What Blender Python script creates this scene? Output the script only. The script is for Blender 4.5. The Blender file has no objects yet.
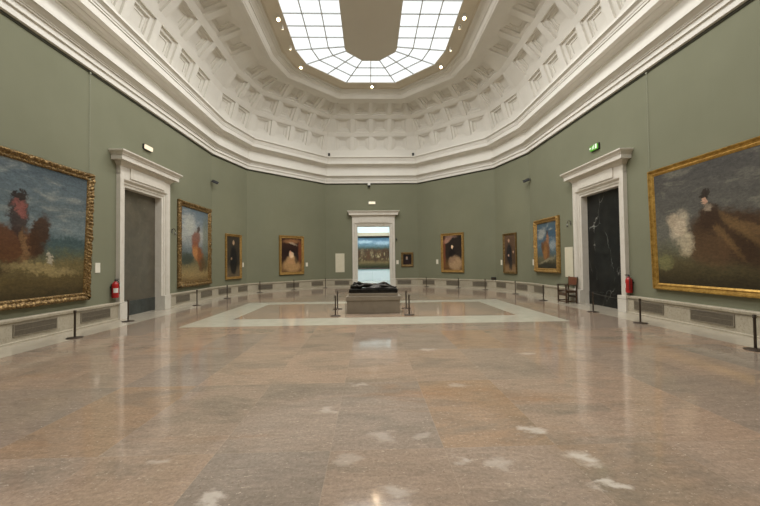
import bpy, math, random
from mathutils import Vector, Matrix
random.seed(7)
scene = bpy.context.scene
COL = scene.collection
PI = math.pi

# ------------------------------------------------------------------ helpers: colour and nodes
def lin(c):
    r = []
    for v in c[:3]:
        v = v / 255.0
        r.append(v / 12.92 if v <= 0.04045 else ((v + 0.055) / 1.055) ** 2.4)
    return (r[0], r[1], r[2], 1.0)

class NT:
    def __init__(s, name):
        s.mat = bpy.data.materials.new(name); s.mat.use_nodes = True
        s.t = s.mat.node_tree; s.n = s.t.nodes
        s.bsdf = s.n.get('Principled BSDF'); s.out = s.n.get('Material Output')
    def link(s, a, b): s.t.links.new(a, b)
    def put(s, sock, v):
        if hasattr(v, 'is_linked') or hasattr(v, 'links'): s.link(v, sock)
        else: sock.default_value = v
    def node(s, k): return s.n.new(k)
    def coord(s, which='Object'): return s.node('ShaderNodeTexCoord').outputs[which]
    def math(s, op, a, b=0.0, c=0.0, clamp=False):
        m = s.node('ShaderNodeMath'); m.operation = op; m.use_clamp = clamp
        s.put(m.inputs[0], a); s.put(m.inputs[1], b); s.put(m.inputs[2], c)
        return m.outputs[0]
    def sep(s, v):
        m = s.node('ShaderNodeSeparateXYZ'); s.link(v, m.inputs[0]); return m.outputs
    def comb(s, x=0.0, y=0.0, z=0.0):
        m = s.node('ShaderNodeCombineXYZ'); s.put(m.inputs[0], x); s.put(m.inputs[1], y); s.put(m.inputs[2], z); return m.outputs[0]
    def mapping(s, v, scale=(1, 1, 1), rot=(0, 0, 0), loc=(0, 0, 0)):
        m = s.node('ShaderNodeMapping'); s.link(v, m.inputs[0])
        m.inputs['Location'].default_value = loc; m.inputs['Rotation'].default_value = rot; m.inputs['Scale'].default_value = scale
        return m.outputs[0]
    def noise(s, v, scale=5.0, detail=3.0, rough=0.5, dist=0.0, color=False):
        m = s.node('ShaderNodeTexNoise'); s.link(v, m.inputs['Vector'])
        m.inputs['Scale'].default_value = scale; m.inputs['Detail'].default_value = detail
        m.inputs['Roughness'].default_value = rough; m.inputs['Distortion'].default_value = dist
        return m.outputs['Color'] if color else m.outputs['Fac']
    def ramp(s, f, stops, interp='LINEAR'):
        m = s.node('ShaderNodeValToRGB'); s.put(m.inputs[0], f); e = m.color_ramp
        e.interpolation = interp
        while len(e.elements) < len(stops): e.elements.new(0.5)
        for el, (p, c) in zip(e.elements, stops):
            el.position = p; el.color = c if len(c) == 4 else lin(c)
        return m.outputs[0]
    def mix(s, f, a, b, mode='MIX'):
        m = s.node('ShaderNodeMix'); m.data_type = 'RGBA'; m.blend_type = mode
        s.put(m.inputs['Factor'], f)
        a_, b_ = m.inputs[6], m.inputs[7]
        s.put(a_, a); s.put(b_, b)
        return m.outputs[2]
    def step(s, v, lo, hi):
        m = s.node('ShaderNodeMapRange'); m.interpolation_type = 'SMOOTHSTEP'
        s.put(m.inputs[0], v); m.inputs[1].default_value = lo; m.inputs[2].default_value = hi
        m.inputs[3].default_value = 0.0; m.inputs[4].default_value = 1.0
        return m.outputs[0]
    def bump(s, h, strength=0.3, dist=0.02):
        m = s.node('ShaderNodeBump'); s.link(h, m.inputs['Height']); m.inputs['Strength'].default_value = strength
        m.inputs['Distance'].default_value = dist
        s.link(m.outputs[0], s.bsdf.inputs['Normal'])
    def set(s, color=None, rough=None, metal=None, spec=None):
        if color is not None: s.put(s.bsdf.inputs['Base Color'], color)
        if rough is not None: s.put(s.bsdf.inputs['Roughness'], rough)
        if metal is not None: s.bsdf.inputs['Metallic'].default_value = metal
        if spec is not None: s.bsdf.inputs['Specular IOR Level'].default_value = spec
        return s.mat

def mottled(name, c1, c2, scale=8.0, rough=0.5, metal=0.0, bump=0.0, detail=4.0, spec=None):
    n = NT(name); f = n.noise(n.coord(), scale, detail, 0.6)
    col = n.ramp(f, [(0.3, c1), (0.7, c2)])
    if bump: n.bump(f, bump, 0.01)
    return n.set(col, rough, metal, spec)

def glow(name, color, strength):
    n = NT(name); e = n.node('ShaderNodeEmission'); e.inputs[0].default_value = lin(color); e.inputs[1].default_value = strength
    n.link(e.outputs[0], n.out.inputs[0]); return n.mat

M = {}
# wall cloth: sage green with faint vertical cloth seams and mottling
n = NT('green_wall_cloth'); co = n.coord()
f1 = n.noise(co, 0.6, 3, 0.6); f2 = n.noise(n.mapping(co, (3, 3, 0.35)), 3.0, 3, 0.6); f3 = n.noise(co, 220, 2, 0.5)
c = n.ramp(f1, [(0.3, (119, 120, 99)), (0.7, (125, 126, 105))])
c = n.mix(n.math('MULTIPLY', f2, 0.22), c, lin((117, 114, 93)))
n.bump(f3, 0.12, 0.004); M['wall'] = n.set(c, 0.85, 0, 0.2)
M['plaster'] = mottled('warm_white_plaster', (214, 210, 201), (220, 216, 207), 1.2, 0.8)
M['cornice'] = mottled('cornice_plaster', (216, 212, 203), (222, 218, 209), 1.5, 0.75)
M['soffit'] = mottled('stone_grey_plaster', (204, 194, 175), (210, 200, 182), 0.8, 0.85)
M['canopy'] = mottled('taupe_panel_paint', (200, 194, 180), (205, 199, 186), 0.5, 0.85)
# pale marble
def pale_marble(name, a, b, rough, vein):
    n = NT(name); co = n.coord()
    f = n.noise(co, 2.2, 6, 0.65, 0.6); g = n.noise(n.mapping(co, (1, 1, 0.5)), 9, 5, 0.7)
    c = n.ramp(f, [(0.3, a), (0.7, b)]); c = n.mix(n.math('MULTIPLY', n.step(g, 0.52, 0.75), 0.6), c, lin(vein))
    return n.set(c, rough)
M['marble'] = pale_marble('pale_casing_marble', (204, 197, 184), (214, 208, 197), 0.3, (183, 174, 158))
n = NT('travertine_plinth_stone'); co = n.coord(); f = n.noise(co, 1.6, 4, 0.6); g = n.noise(co, 26, 5, 0.75); c = n.ramp(f, [(0.3, (164, 154, 135)), (0.7, (182, 173, 154))])
c = n.mix(n.math('MULTIPLY', n.step(g, 0.46, 0.66), 0.55), c, lin((132, 120, 100))); M['plinth'] = n.set(c, 0.35)
M['pedestal'] = pale_marble('grey_brown_pedestal_stone', (128, 117, 101), (142, 131, 114), 0.4, (120, 108, 90))
M['strip'] = pale_marble('pale_floor_border_marble', (172, 163, 145), (184, 175, 158), 0.12, (158, 150, 132))
# dark marbles
n = NT('black_veined_marble'); co = n.coord(); w = n.node('ShaderNodeTexVoronoi'); w.feature = 'DISTANCE_TO_EDGE'
d1 = n.mix(0.35, co, n.noise(co, 2.2, 4, 0.6, color=True), 'ADD')
n.link(n.mapping(d1, (0.8, 1, 0.45), (0.0, 0.6, 0)), w.inputs['Vector']); w.inputs['Scale'].default_value = 1.5
v = n.math('SUBTRACT', 1.0, n.step(w.outputs['Distance'], 0.0, 0.012)); v = n.math('MULTIPLY', v, n.step(n.noise(co, 1.6, 3), 0.42, 0.66))
cl = n.ramp(n.noise(co, 3, 5), [(0.35, (14, 15, 14)), (0.75, (34, 34, 31))])
M['black_marble'] = n.set(n.mix(v, cl, lin((150, 150, 142))), 0.4, None, 0.3)
n = NT('grey_veined_marble'); co = n.coord(); f = n.noise(co, 1.4, 7, 0.7, 0.8); g = n.noise(co, 10, 4, 0.7)
cl = n.ramp(f, [(0.3, (72, 67, 56)), (0.7, (98, 91, 77))]); cl = n.mix(n.step(g, 0.66, 0.74), cl, lin((126, 122, 110)))
M['grey_marble'] = n.set(cl, 0.3)
M['dark_skirting'] = mottled('dark_green_skirting_marble', (36, 38, 36), (66, 70, 66), 7, 0.3)
# floor
n = NT('polished_floor_marble'); co = n.coord(); xyz = n.sep(co)
SX, SY = 0.97, 1.74
gx = n.math('DIVIDE', n.math('ADD', xyz[0], 0.5), SX); gy = n.math('DIVIDE', n.math('SUBTRACT', xyz[1], 3.13), SY)
ix = n.math('FLOOR', gx); iy = n.math('FLOOR', gy)
wn = n.node('ShaderNodeTexWhiteNoise'); wn.noise_dimensions = '2D'; n.link(n.comb(ix, iy), wn.inputs['Vector'])
rv = wn.outputs['Value']; rc = n.sep(wn.outputs['Color'])
off = n.comb(n.math('MULTIPLY', rc[0], 31.0), n.math('MULTIPLY', rc[1], 17.0), 0.0)
va = n.node('ShaderNodeVectorMath'); va.operation = 'ADD'; n.link(co, va.inputs[0]); n.link(off, va.inputs[1]); cv = va.outputs[0]
base = n.ramp(rv, [(0.0, (184, 161, 141)), (0.3, (190, 166, 144)), (0.5, (166, 152, 138)), (0.68, (192, 165, 141)), (0.84, (172, 156, 141)), (1.0, (184, 155, 127))])
soft = n.noise(n.mapping(cv, (0.5, 1.1, 1), (0, 0, 0.6)), 1.5, 5, 0.65, 0.5)
base = n.mix(n.math('MULTIPLY', n.step(soft, 0.45, 0.7), 0.7), base, lin((148, 136, 121)))
orange = n.noise(n.mapping(co, (0.35, 0.9, 1), (0, 0, -0.35)), 0.9, 5, 0.65, 0.4)
base = n.mix(n.math('MULTIPLY', n.step(orange, 0.54, 0.74), 0.6), base, lin((180, 136, 98)))
fine = n.noise(cv, 30, 6, 0.75); base = n.mix(0.42, base, n.ramp(fine, [(0.3, (70, 70, 70)), (0.7, (190, 190, 190))]), 'OVERLAY')
streak = n.noise(n.mapping(cv, (0.8, 3.2, 1), (0, 0, 0.45)), 4.0, 6, 0.7, 0.8); base = n.mix(0.36, base, n.ramp(streak, [(0.3, (84, 80, 78)), (0.7, (176, 172, 168))]), 'OVERLAY')
speck = n.noise(n.mapping(cv, (1, 2.5, 1), (0, 0, 0.5)), 16, 3, 0.7, 1.5)
base = n.mix(n.math('MULTIPLY', n.step(speck, 0.61, 0.70), 0.6), base, lin((206, 190, 170)))
dk = n.noise(cv, 34, 2, 0.5); base = n.mix(n.math('MULTIPLY', n.step(dk, 0.66, 0.72), 0.5), base, lin((112, 92, 76)))
# fossil-white blotches at their own places on the slabs
dis = n.noise(n.mapping(co, (1.0, 1.6, 1)), 4.5, 5, 0.6, color=True); dv = n.sep(dis)
px = n.math('ADD', xyz[0], n.math('MULTIPLY', n.math('SUBTRACT', dv[0], 0.5), 0.42))
py = n.math('ADD', xyz[1], n.math('MULTIPLY', n.math('SUBTRACT', dv[1], 0.5), 0.42))
mask = None
for (bx, by, ra, rb, k) in [(1.57, 2.88, .10, .10, 1), (1.56, 2.55, .10, .05, 1), (1.34, 3.41, .08, .07, .85), (-.05, 3.37, .11, .12, .45), (.3, 3.36, .08, .05, .4),
                            (.58, 2.93, .06, .05, .6), (.85, 2.88, .07, .07, .5), (-.33, 2.97, .09, .08, .35), (-1.27, 2.53, .05, .10, .8), (-.63, 3.98, .09, .06, .5), (.03, 2.58, .09, .07, .5),
                            (-1.9, 3.05, .08, .05, .5), (2.5, 6.2, .12, .07, .5), (.9, 6.6, .14, .08, .5), (.95, 4.7, .12, .08, .45), (-.3, 4.8, .12, .05, .5)]:
    q = n.math('SQRT', n.math('ADD', n.math('POWER', n.math('DIVIDE', n.math('SUBTRACT', px, bx), ra), 2.0), n.math('POWER', n.math('DIVIDE', n.math('SUBTRACT', py, by), rb), 2.0)))
    q = n.math('MULTIPLY', n.math('SUBTRACT', 1.0, n.step(q, 0.35, 1.6)), k)
    mask = q if mask is None else n.math('MAXIMUM', mask, q)
base = n.mix(n.math('MULTIPLY', mask, 0.8), base, lin((206, 195, 182)))
# joints
def jointmask(g, s):
    fr = n.math('FRACT', g); a = n.math('MINIMUM', fr, n.math('SUBTRACT', 1.0, fr)); return n.math('LESS_THAN', n.math('MULTIPLY', a, s), 0.004)
jm = n.math('MAXIMUM', jointmask(gx, SX), jointmask(gy, SY)); base = n.mix(n.math('MULTIPLY', jm, 0.16), base, lin((186, 168, 146)))
# inlaid pale rectangle round the pedestal
def inside(x0, x1, y0, y1):
    a = n.math('MULTIPLY', n.math('GREATER_THAN', xyz[0], x0), n.math('LESS_THAN', xyz[0], x1))
    b = n.math('MULTIPLY', n.math('GREATER_THAN', xyz[1], y0), n.math('LESS_THAN', xyz[1], y1)); return n.math('MULTIPLY', a, b)
band = n.math('SUBTRACT', inside(-5.03, 5.06, 9.36, 14.95), inside(-4.1, 4.12, 10.55, 14.2))
pale = n.ramp(n.noise(co, 3, 6, 0.7), [(0.3, (176, 172, 155)), (0.7, (192, 188, 172))])
base = n.mix(band, base, pale)
rg = n.math('ADD', 0.055, n.math('MULTIPLY', n.noise(co, 3.0, 4), 0.07))
n.set(base, rg); n.bsdf.inputs['IOR'].default_value = 1.52; M['floor'] = n.mat
# metals and small materials
n = NT('carved_gilt_wood'); co = n.coord(); f = n.noise(co, 14, 5, 0.7)
M['gold'] = n.set(n.ramp(f, [(0.3, (128, 96, 52)), (0.55, (180, 144, 84)), (0.75, (206, 176, 116))]), 0.45, 0.6); n.bump(f, 0.3, 0.01)
n = NT('aged_carved_gilt_wood'); co = n.coord(); f = n.noise(co, 26, 5, 0.75)
M['oldgold'] = n.set(n.ramp(f, [(0.32, (50, 38, 24)), (0.5, (118, 92, 54)), (0.72, (206, 176, 116))]), 0.45, 0.55); n.bump(f, 0.5, 0.015)
n = NT('bright_gilt_wood'); co = n.coord(); f = n.noise(co, 10, 5, 0.7)
M['brightgold'] = n.set(n.ramp(f, [(0.3, (140, 106, 50)), (0.6, (192, 154, 80)), (0.8, (214, 182, 110))]), 0.4, 0.75)
M['darkframe'] = mottled('dark_stained_frame_wood', (46, 34, 22), (72, 54, 34), 16, 0.5)
M['post'] = mottled('dark_bronze_post_metal', (58, 48, 39), (74, 62, 50), 20, 0.45, 0.4)
M['bronze'] = mottled('dark_patinated_bronze', (26, 24, 22), (48, 44, 38), 9, 0.32, 0.7, 0.2)
M['blackmetal'] = mottled('black_painted_metal', (24, 24, 24), (36, 36, 35), 20, 0.5)
M['greymetal'] = mottled('grey_grille_metal', (126, 117, 101), (144, 134, 117), 20, 0.5, 0.2)
M['grillback'] = mottled('dark_grille_void', (84, 77, 66), (98, 90, 77), 10, 0.8)
M['red'] = mottled('red_enamel', (150, 24, 24), (176, 34, 32), 6, 0.35)
M['rubber'] = mottled('black_rubber', (22, 22, 22), (34, 34, 34), 30, 0.6)
M['whitecard'] = mottled('white_card', (216, 210, 192), (224, 218, 202), 5, 0.7)
M['textpanel'] = mottled('cream_text_panel', (204, 197, 172), (212, 205, 182), 4, 0.7)
M['steel'] = mottled('satin_steel', (120, 118, 110), (150, 148, 140), 30, 0.35, 0.8)
M['wood'] = mottled('dark_walnut_wood', (52, 36, 24), (84, 58, 38), 12, 0.45)
M['leather'] = mottled('russet_leather', (100, 58, 38), (124, 74, 50), 14, 0.5, 0, 0.2)
M['seatleather'] = mottled('dark_brown_leather', (58, 42, 32), (78, 58, 44), 14, 0.5, 0, 0.2)
M['white'] = mottled('white_enamel', (214, 212, 204), (224, 222, 214), 5, 0.5)
M['bar'] = mottled('pale_grey_glazing_bar_metal', (205, 207, 205), (212, 214, 212), 6, 0.6)
M['cord'] = mottled('grey_elastic_cord', (70, 64, 56), (92, 85, 76), 60, 0.7)
M['cable'] = mottled('sage_painted_cable', (150, 151, 132), (160, 161, 142), 40, 0.5)
M['nextwall'] = mottled('cool_white_paint', (206, 222, 221), (214, 229, 228), 2, 0.7)
M['rail'] = mottled('dark_rail_shadow_paint', (58, 58, 46), (66, 66, 53), 6, 0.7)
M['nextbeam'] = mottled('cream_beam_paint', (176, 162, 138), (186, 172, 149), 2, 0.7)
M['nextlow'] = mottled('cool_white_panel_paint', (222, 232, 236), (230, 238, 241), 2, 0.6)
M['glass'] = glow('daylit_frosted_glass', (250, 254, 254), 0.47)
M['added_glow'] = glow('next_room_added_glow', (236, 247, 252), 2.7)  # glow of the unseen ceiling panel added over the next room
M['lens'] = glow('lit_warm_lamp_lens', (255, 214, 150), 9.0)
M['smalllens'] = glow('lit_small_lamp_lens', (255, 226, 176), 2.5)
M['lumi'] = glow('lit_warm_diffuser', (255, 234, 200), 0.52)
M['exitgreen'] = glow('lit_green_sign_face', (110, 176, 66), 0.36)
M['exitwhite'] = glow('lit_white_pictogram', (240, 255, 225), 0.5)

# ------------------------------------------------------------------ helpers: meshes
class MB:
    def __init__(s): s.v = []; s.f = []; s.sm = []
    def add(s, vs, fs, smooth=False, mat=None):
        o = len(s.v)
        for p in vs:
            p = Vector(p)
            s.v.append(mat @ p if mat else p)
        for f in fs: s.f.append([i + o for i in f]); s.sm.append(smooth)
    def box(s, x0, x1, y0, y1, z0, z1, mat=None):
        vs = [(x0, y0, z0), (x1, y0, z0), (x1, y1, z0), (x0, y1, z0), (x0, y0, z1), (x1, y0, z1), (x1, y1, z1), (x0, y1, z1)]
        s.add(vs, [(0, 3, 2, 1), (4, 5, 6, 7), (0, 1, 5, 4), (1, 2, 6, 5), (2, 3, 7, 6), (3, 0, 4, 7)], False, mat)
    def lathe(s, prof, n=20, mat=None, smooth=True):     # prof: (r, z) bottom to top
        vs = []; fs = []
        for (r, z) in prof:
            for i in range(n): a = 2 * PI * i / n; vs.append((r * math.cos(a), r * math.sin(a), z))
        for k in range(len(prof) - 1):
            for i in range(n):
                j = (i + 1) % n; fs.append((k * n + i, k * n + j, (k + 1) * n + j, (k + 1) * n + i))
        s.add(vs, fs, smooth, mat)
        s.add(vs[:n], [tuple(reversed(range(n)))], False, mat); s.add(vs[-n:], [tuple(range(n))], False, mat)
    def cyl(s, a, b, r0, r1=None, n=12, smooth=True):
        a = Vector(a); b = Vector(b); r1 = r0 if r1 is None else r1
        d = b - a; q = d.to_track_quat('Z', 'Y').to_matrix().to_4x4(); m = Matrix.Translation(a) @ q
        s.lathe([(r0, 0), (r1, d.length)], n, m, smooth)
    def tube(s, pts, r, n=8):
        pts = [Vector(p) for p in pts]; vs = []; fs = []
        for i, p in enumerate(pts):
            t = (pts[min(i + 1, len(pts) - 1)] - pts[max(i - 1, 0)]).normalized(); q = t.to_track_quat('Z', 'Y').to_matrix()
            for k in range(n): a = 2 * PI * k / n; vs.append(p + q @ Vector((r * math.cos(a), r * math.sin(a), 0)))
        for i in range(len(pts) - 1):
            for k in range(n): j = (k + 1) % n; fs.append((i * n + k, i * n + j, (i + 1) * n + j, (i + 1) * n + k))
        fs.append(tuple(reversed(range(n)))); fs.append(tuple(range((len(pts) - 1) * n, len(pts) * n)))
        s.add(vs, fs, True)
    def loft_rect(s, rows):                              # rows (z, half width, front depth) against a wall at y = 0
        vs = []; fs = []
        for (z, hx, d) in rows: vs += [(-hx, 0, z), (-hx, -d, z), (hx, -d, z), (hx, 0, z)]
        for k in range(len(rows) - 1):
            for i in range(4): j = (i + 1) % 4; fs.append((k * 4 + i, k * 4 + j, (k + 1) * 4 + j, (k + 1) * 4 + i))
        fs.append((3, 2, 1, 0)); L = 4 * (len(rows) - 1); fs.append((L, L + 1, L + 2, L + 3)); s.add(vs, fs)
    def build(s, name, mat, parent=None, bevel=0.0, subsurf=0):
        me = bpy.data.meshes.new(name); me.from_pydata([tuple(v) for v in s.v], [], s.f)
        for p, sm in zip(me.polygons, s.sm): p.use_smooth = sm
        import bmesh
        bm = bmesh.new(); bm.from_mesh(me); bmesh.ops.recalc_face_normals(bm, faces=bm.faces); bm.to_mesh(me); bm.free()
        me.materials.append(mat); o = bpy.data.objects.new(name, me); COL.objects.link(o)
        if parent is not None: o.parent = parent
        if bevel:
            b = o.modifiers.new('Bevel', 'BEVEL'); b.width = bevel; b.segments = 2; b.limit_method = 'ANGLE'
        if subsurf:
            b = o.modifiers.new('Subdivision', 'SUBSURF'); b.levels = subsurf; b.render_levels = subsurf
        return o

def tag(o, label=None, cat=None, group=None, kind=None):
    if label: o['label'] = label
    if cat: o['category'] = cat
    if group: o['group'] = group
    if kind: o['kind'] = kind
    return o
def empty(name, loc=(0, 0, 0), rz=0.0):
    o = bpy.data.objects.new(name, None); COL.objects.link(o); o.location = loc; o.rotation_euler = (0, 0, rz); o.empty_display_size = 0.2
    return o
def struct(o, label, cat): return tag(o, label, cat, kind='structure')
def copy_tree(o, parent=None):
    c = o.copy(); COL.objects.link(c); c.parent = parent
    for ch in o.children: copy_tree(ch, c)
    return c

# ------------------------------------------------------------------ the plan of the hall
W_, ZB, HB, DX, DZ, YC = 7.60, 23.90, 3.05, 0.70, 2.80, 7.5
A2 = (W_ - DX, ZB - (W_ - DX - HB)); A1 = (W_, A2[1] - DZ)
mir = lambda y: 2 * YC - y
V = [(-W_, mir(A1[1])), (-W_, A1[1]), (-A2[0], A2[1]), (-HB, ZB), (HB, ZB), (A2[0], A2[1]), (W_, A1[1]), (W_, mir(A1[1])),
     (A2[0], mir(A2[1])), (HB, mir(ZB)), (-HB, mir(ZB)), (-A2[0], mir(A2[1]))]
V = [Vector(p) for p in V]; NV = len(V)
def edir(i): return (V[(i + 1) % NV] - V[i]).normalized()
def enorm(i): e = edir(i); return Vector((e.y, -e.x))
def mitre(i):
    n0 = enorm((i - 1) % NV); n1 = enorm(i); s = n0 + n1; return s / (1 + n0.dot(n1))
MT = [mitre(i) for i in range(NV)]
def ring(d): return [V[i] + MT[i] * d for i in range(NV)]
SEG = {'left': 0, 'left_bend': 1, 'back_left': 2, 'back': 3, 'back_right': 4, 'right_bend': 5, 'right': 6}
def on_wall(name, u, z, off=0.0):
    i = SEG[name]; e = edir(i); p = V[i] + e * u + enorm(i) * off
    return (p.x, p.y, z), math.atan2(e.y, e.x)
def wall_thing(tname, wall, u, z, off=0.0):
    loc, r = on_wall(wall, u, z, off); return empty(tname, loc, r)
UL = lambda y: y - V[0].y          # left wall: world y to distance along it
UR = lambda y: V[6].y - y          # right wall

def sweep_ring(prof, closed_prof=False):
    mb = MB(); vs = []; fs = []; m = len(prof)
    for (d, z) in prof: vs += [(p.x, p.y, z) for p in ring(d)]
    for k in range(m if closed_prof else m - 1):
        k2 = (k + 1) % m
        for i in range(NV): j = (i + 1) % NV; fs.append((k * NV + i, k * NV + j, k2 * NV + j, k2 * NV + i))
    mb.add(vs, fs); return mb
def sweep_open(pts, prof):                                # pts plan polyline, inward normal on its right
    pts = [Vector(p) for p in pts]; N = len(pts); ms = []
    for i in range(N):
        ns = []
        for a in (i - 1, i):
            if 0 <= a < N - 1: e = (pts[a + 1] - pts[a]).normalized(); ns.append(Vector((e.y, -e.x)))
        ms.append(ns[0] if len(ns) == 1 else (ns[0] + ns[1]) / (1 + ns[0].dot(ns[1])))
    mb = MB(); vs = []; fs = []; m = len(prof)
    for i in range(N):
        for (d, z) in prof: q = pts[i] + ms[i] * d; vs.append((q.x, q.y, z))
    for i in range(N - 1):
        for k in range(m): k2 = (k + 1) % m; fs.append((i * m + k, i * m + k2, (i + 1) * m + k2, (i + 1) * m + k))
    fs.append(tuple(range(m))); fs.append(tuple(reversed(range((N - 1) * m, N * m)))); mb.add(vs, fs); return mb

# ------------------------------------------------------------------ shell
DOORS = {0: (UL(12.155), 1.0, 4.0), 6: (UR(11.985), 1.03, 3.92), 3: (HB + 0.10, 1.09, 4.0)}
WNAMES = ['wall_left', 'wall_left_bend', 'wall_back_left', 'wall_back', 'wall_back_right', 'wall_right_bend', 'wall_right',
          'wall_front_right_bend', 'wall_front_right', 'wall_front', 'wall_front_left', 'wall_front_left_bend']
WT, WH = 0.55, 8.7
for i in range(NV):
    a, b = V[i], V[(i + 1) % NV]; e = edir(i); nn = enorm(i); L = (b - a).length; mb = MB()
    def prism(u0, u1, z0, z1):
        P0 = a + e * u0; P1 = a + e * u1
        Q0 = (a - MT[i] * WT) if u0 == 0 else P0 - nn * WT
        Q1 = (b - MT[(i + 1) % NV] * WT) if u1 == L else P1 - nn * WT
        vs = [(*P0, z0), (*P1, z0), (*Q1, z0), (*Q0, z0), (*P0, z1), (*P1, z1), (*Q1, z1), (*Q0, z1)]
        mb.add(vs, [(0, 3, 2, 1), (4, 5, 6, 7), (0, 1, 5, 4), (1, 2, 6, 5), (2, 3, 7, 6), (3, 0, 4, 7)])
    if i in DOORS:
        u, hw, h = DOORS[i]; prism(0, u - hw, 0, WH); prism(u + hw, L, 0, WH); prism(u - hw, u + hw, h, WH)
    else: prism(0, L, 0, WH)
    struct(mb.build(WNAMES[i], M['wall']), 'sage green cloth covered ' + WNAMES[i].replace('_', ' ') + ' of the gallery', 'wall')

# floor slab of the hall and its pale border strip
r1 = ring(0.97); mb = MB()
mb.add([(p.x, p.y, 0) for p in r1] + [(p.x, p.y, -0.2) for p in r1], [tuple(reversed(range(NV))), tuple(range(NV, 2 * NV))])
struct(mb.build('floor', M['floor']), 'polished pinkish brown marble slab floor with a pale inlaid rectangle', 'floor')
mb = sweep_ring([(-0.5, 0), (0.97, 0), (0.97, -0.2), (-0.5, -0.2)], True)
struct(mb.build('floor_border', M['strip']), 'pale marble border strip running along the gallery walls', 'floor')

# main cornice (trim_1)
z0 = 6.82
prof = [(0.0, z0 - 0.005), (0.10, z0), (0.10, z0 + 0.16), (0.15, z0 + 0.165), (0.15, z0 + 0.29), (0.19, z0 + 0.295), (0.19, z0 + 0.33), (0.21, z0 + 0.335),
        (0.22, z0 + 0.36), (0.29, z0 + 0.40), (0.33, z0 + 0.43), (0.36, z0 + 0.435), (0.36, z0 + 0.51), (0.10, z0 + 0.54), (0.10, z0 + 1.03), (0.14, z0 + 1.04), (0.14, z0 + 1.09), (0.20, z0 + 1.15), (0.30, z0 + 1.18),
        (0.32, z0 + 1.20), (0.50, z0 + 1.20), (0.50, z0 + 1.175), (0.52, z0 + 1.175), (0.52, z0 + 1.38), (0.55, z0 + 1.385), (0.55, z0 + 1.44), (0.57, z0 + 1.445), (0.59, z0 + 1.51), (0.65, z0 + 1.56), (0.68, z0 + 1.565), (0.68, z0 + 1.64), (0.12, z0 + 1.68), (-0.05, z0 + 1.68), (-0.05, z0 - 0.005)]
struct(sweep_ring(prof, True).build('trim_1', M['cornice']), 'deep white moulded cornice running round the top of the green walls', 'cornice')

struct(sweep_ring([(-0.02, z0 - 0.065), (0.02, z0 - 0.065), (0.025, z0 - 0.045), (0.025, z0 - 0.006), (-0.02, z0 - 0.006)], True).build('trim_7', M['rail']), 'dark picture rail under the white cornice, shadow line put into its colour', 'picture rail')  # dark tone of the rail carries the shadow line below the cornice lip

# coffered cove (ceiling)
D0, RH, Z0, RV = 0.12, 2.68, z0 + 1.68, 2.78
def cove_dz(th): t = math.radians(th); return D0 + RH * (1 - math.cos(t)), Z0 + RV * math.sin(t)
mb = MB()
rows = [(10, 28), (33.5, 52), (57.5, 78)]
ths = [0, 10, 28, 33.5, 52, 57.5, 78, 84, 90]
for i in range(NV):
    j = (i + 1) % NV; e = edir(i); nn = enorm(i); L = (V[j] - V[i]).length
    side = i in (0, 6)
    if side: cols = [(1.35 * k) for k in range(-6, 7)]
    elif L > 4: cols = [-1.5, -.5, .5, 1.5]
    else: cols = [-.5, .5]
    def frame_at(th):
        d, z = cove_dz(th); a = V[i] + MT[i] * d; b = V[j] + MT[j] * d
        return a, b, z
    def pt(s_, th, dep=0.0):                               # point at distance s_ from the middle of the facet
        d, z = cove_dz(th); a = V[i] + MT[i] * d; b = V[j] + MT[j] * d; m_ = (a + b) / 2
        t = math.radians(th); p = m_ + e * s_ - nn * (dep * math.cos(t)); return (p.x, p.y, z + dep * math.sin(t))
    def half(th): a, b, z = frame_at(th); return (b - a).length / 2
    for k in range(len(ths) - 1):
        t0, t1 = ths[k], ths[k + 1]
        if (t0, t1) in rows:
            tm = (t0 + t1) / 2; sp = 1.0 if side else (1.23 - 0.10 * (tm - 19) / 49 if L > 4 else 1.30 - 0.28 * (tm - 19) / 49)
            w = 1.06 if side else 0.79 * sp
            edges = []
            for c_ in cols: edges += [c_ * sp - w / 2, c_ * sp + w / 2]
            bounds = [(-half(t0), -half(t1))] + [(x, x) for x in edges] + [(half(t0), half(t1))]
            for q in range(len(bounds) - 1):
                (a0, a1), (b0, b1) = bounds[q], bounds[q + 1]
                if q % 2 == 0:
                    mb.add([pt(a0, t0), pt(b0, t0), pt(b1, t1), pt(a1, t1)], [(0, 1, 2, 3)])
                else:
                    def rect(ins, dep):
                        ta = t0 + ins * (t1 - t0); tb = t1 - ins * (t1 - t0); g = ins * (b0 - a0)
                        return [pt(a0 + g, ta, dep), pt(b0 - g, ta, dep), pt(b0 - g, tb, dep), pt(a0 + g, tb, dep)]
                    lv = [rect(0, 0), rect(0.008, 0.08), rect(0.15, 0.085), rect(0.158, 0.15), rect(0.20, 0.15), rect(0.206, 0.17), rect(0.29, 0.17), rect(0.295, 0.20)]
                    vs = [p for l in lv for p in l]; fs = []
                    for z_ in range(len(lv) - 1):
                        for c4 in range(4): d4 = (c4 + 1) % 4; fs.append((z_ * 4 + c4, z_ * 4 + d4, z_ * 4 + 4 + d4, z_ * 4 + 4 + c4))
                    b4 = 4 * (len(lv) - 1); fs.append((b4, b4 + 1, b4 + 2, b4 + 3)); mb.add(vs, fs)
        else:
            mb.add([pt(-half(t0), t0), pt(half(t0), t0), pt(half(t1), t1), pt(-half(t1), t1)], [(0, 1, 2, 3)])
struct(mb.build('ceiling', M['plaster']), 'white coffered plaster cove curving from the cornice up to the skylight', 'ceiling')

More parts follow.
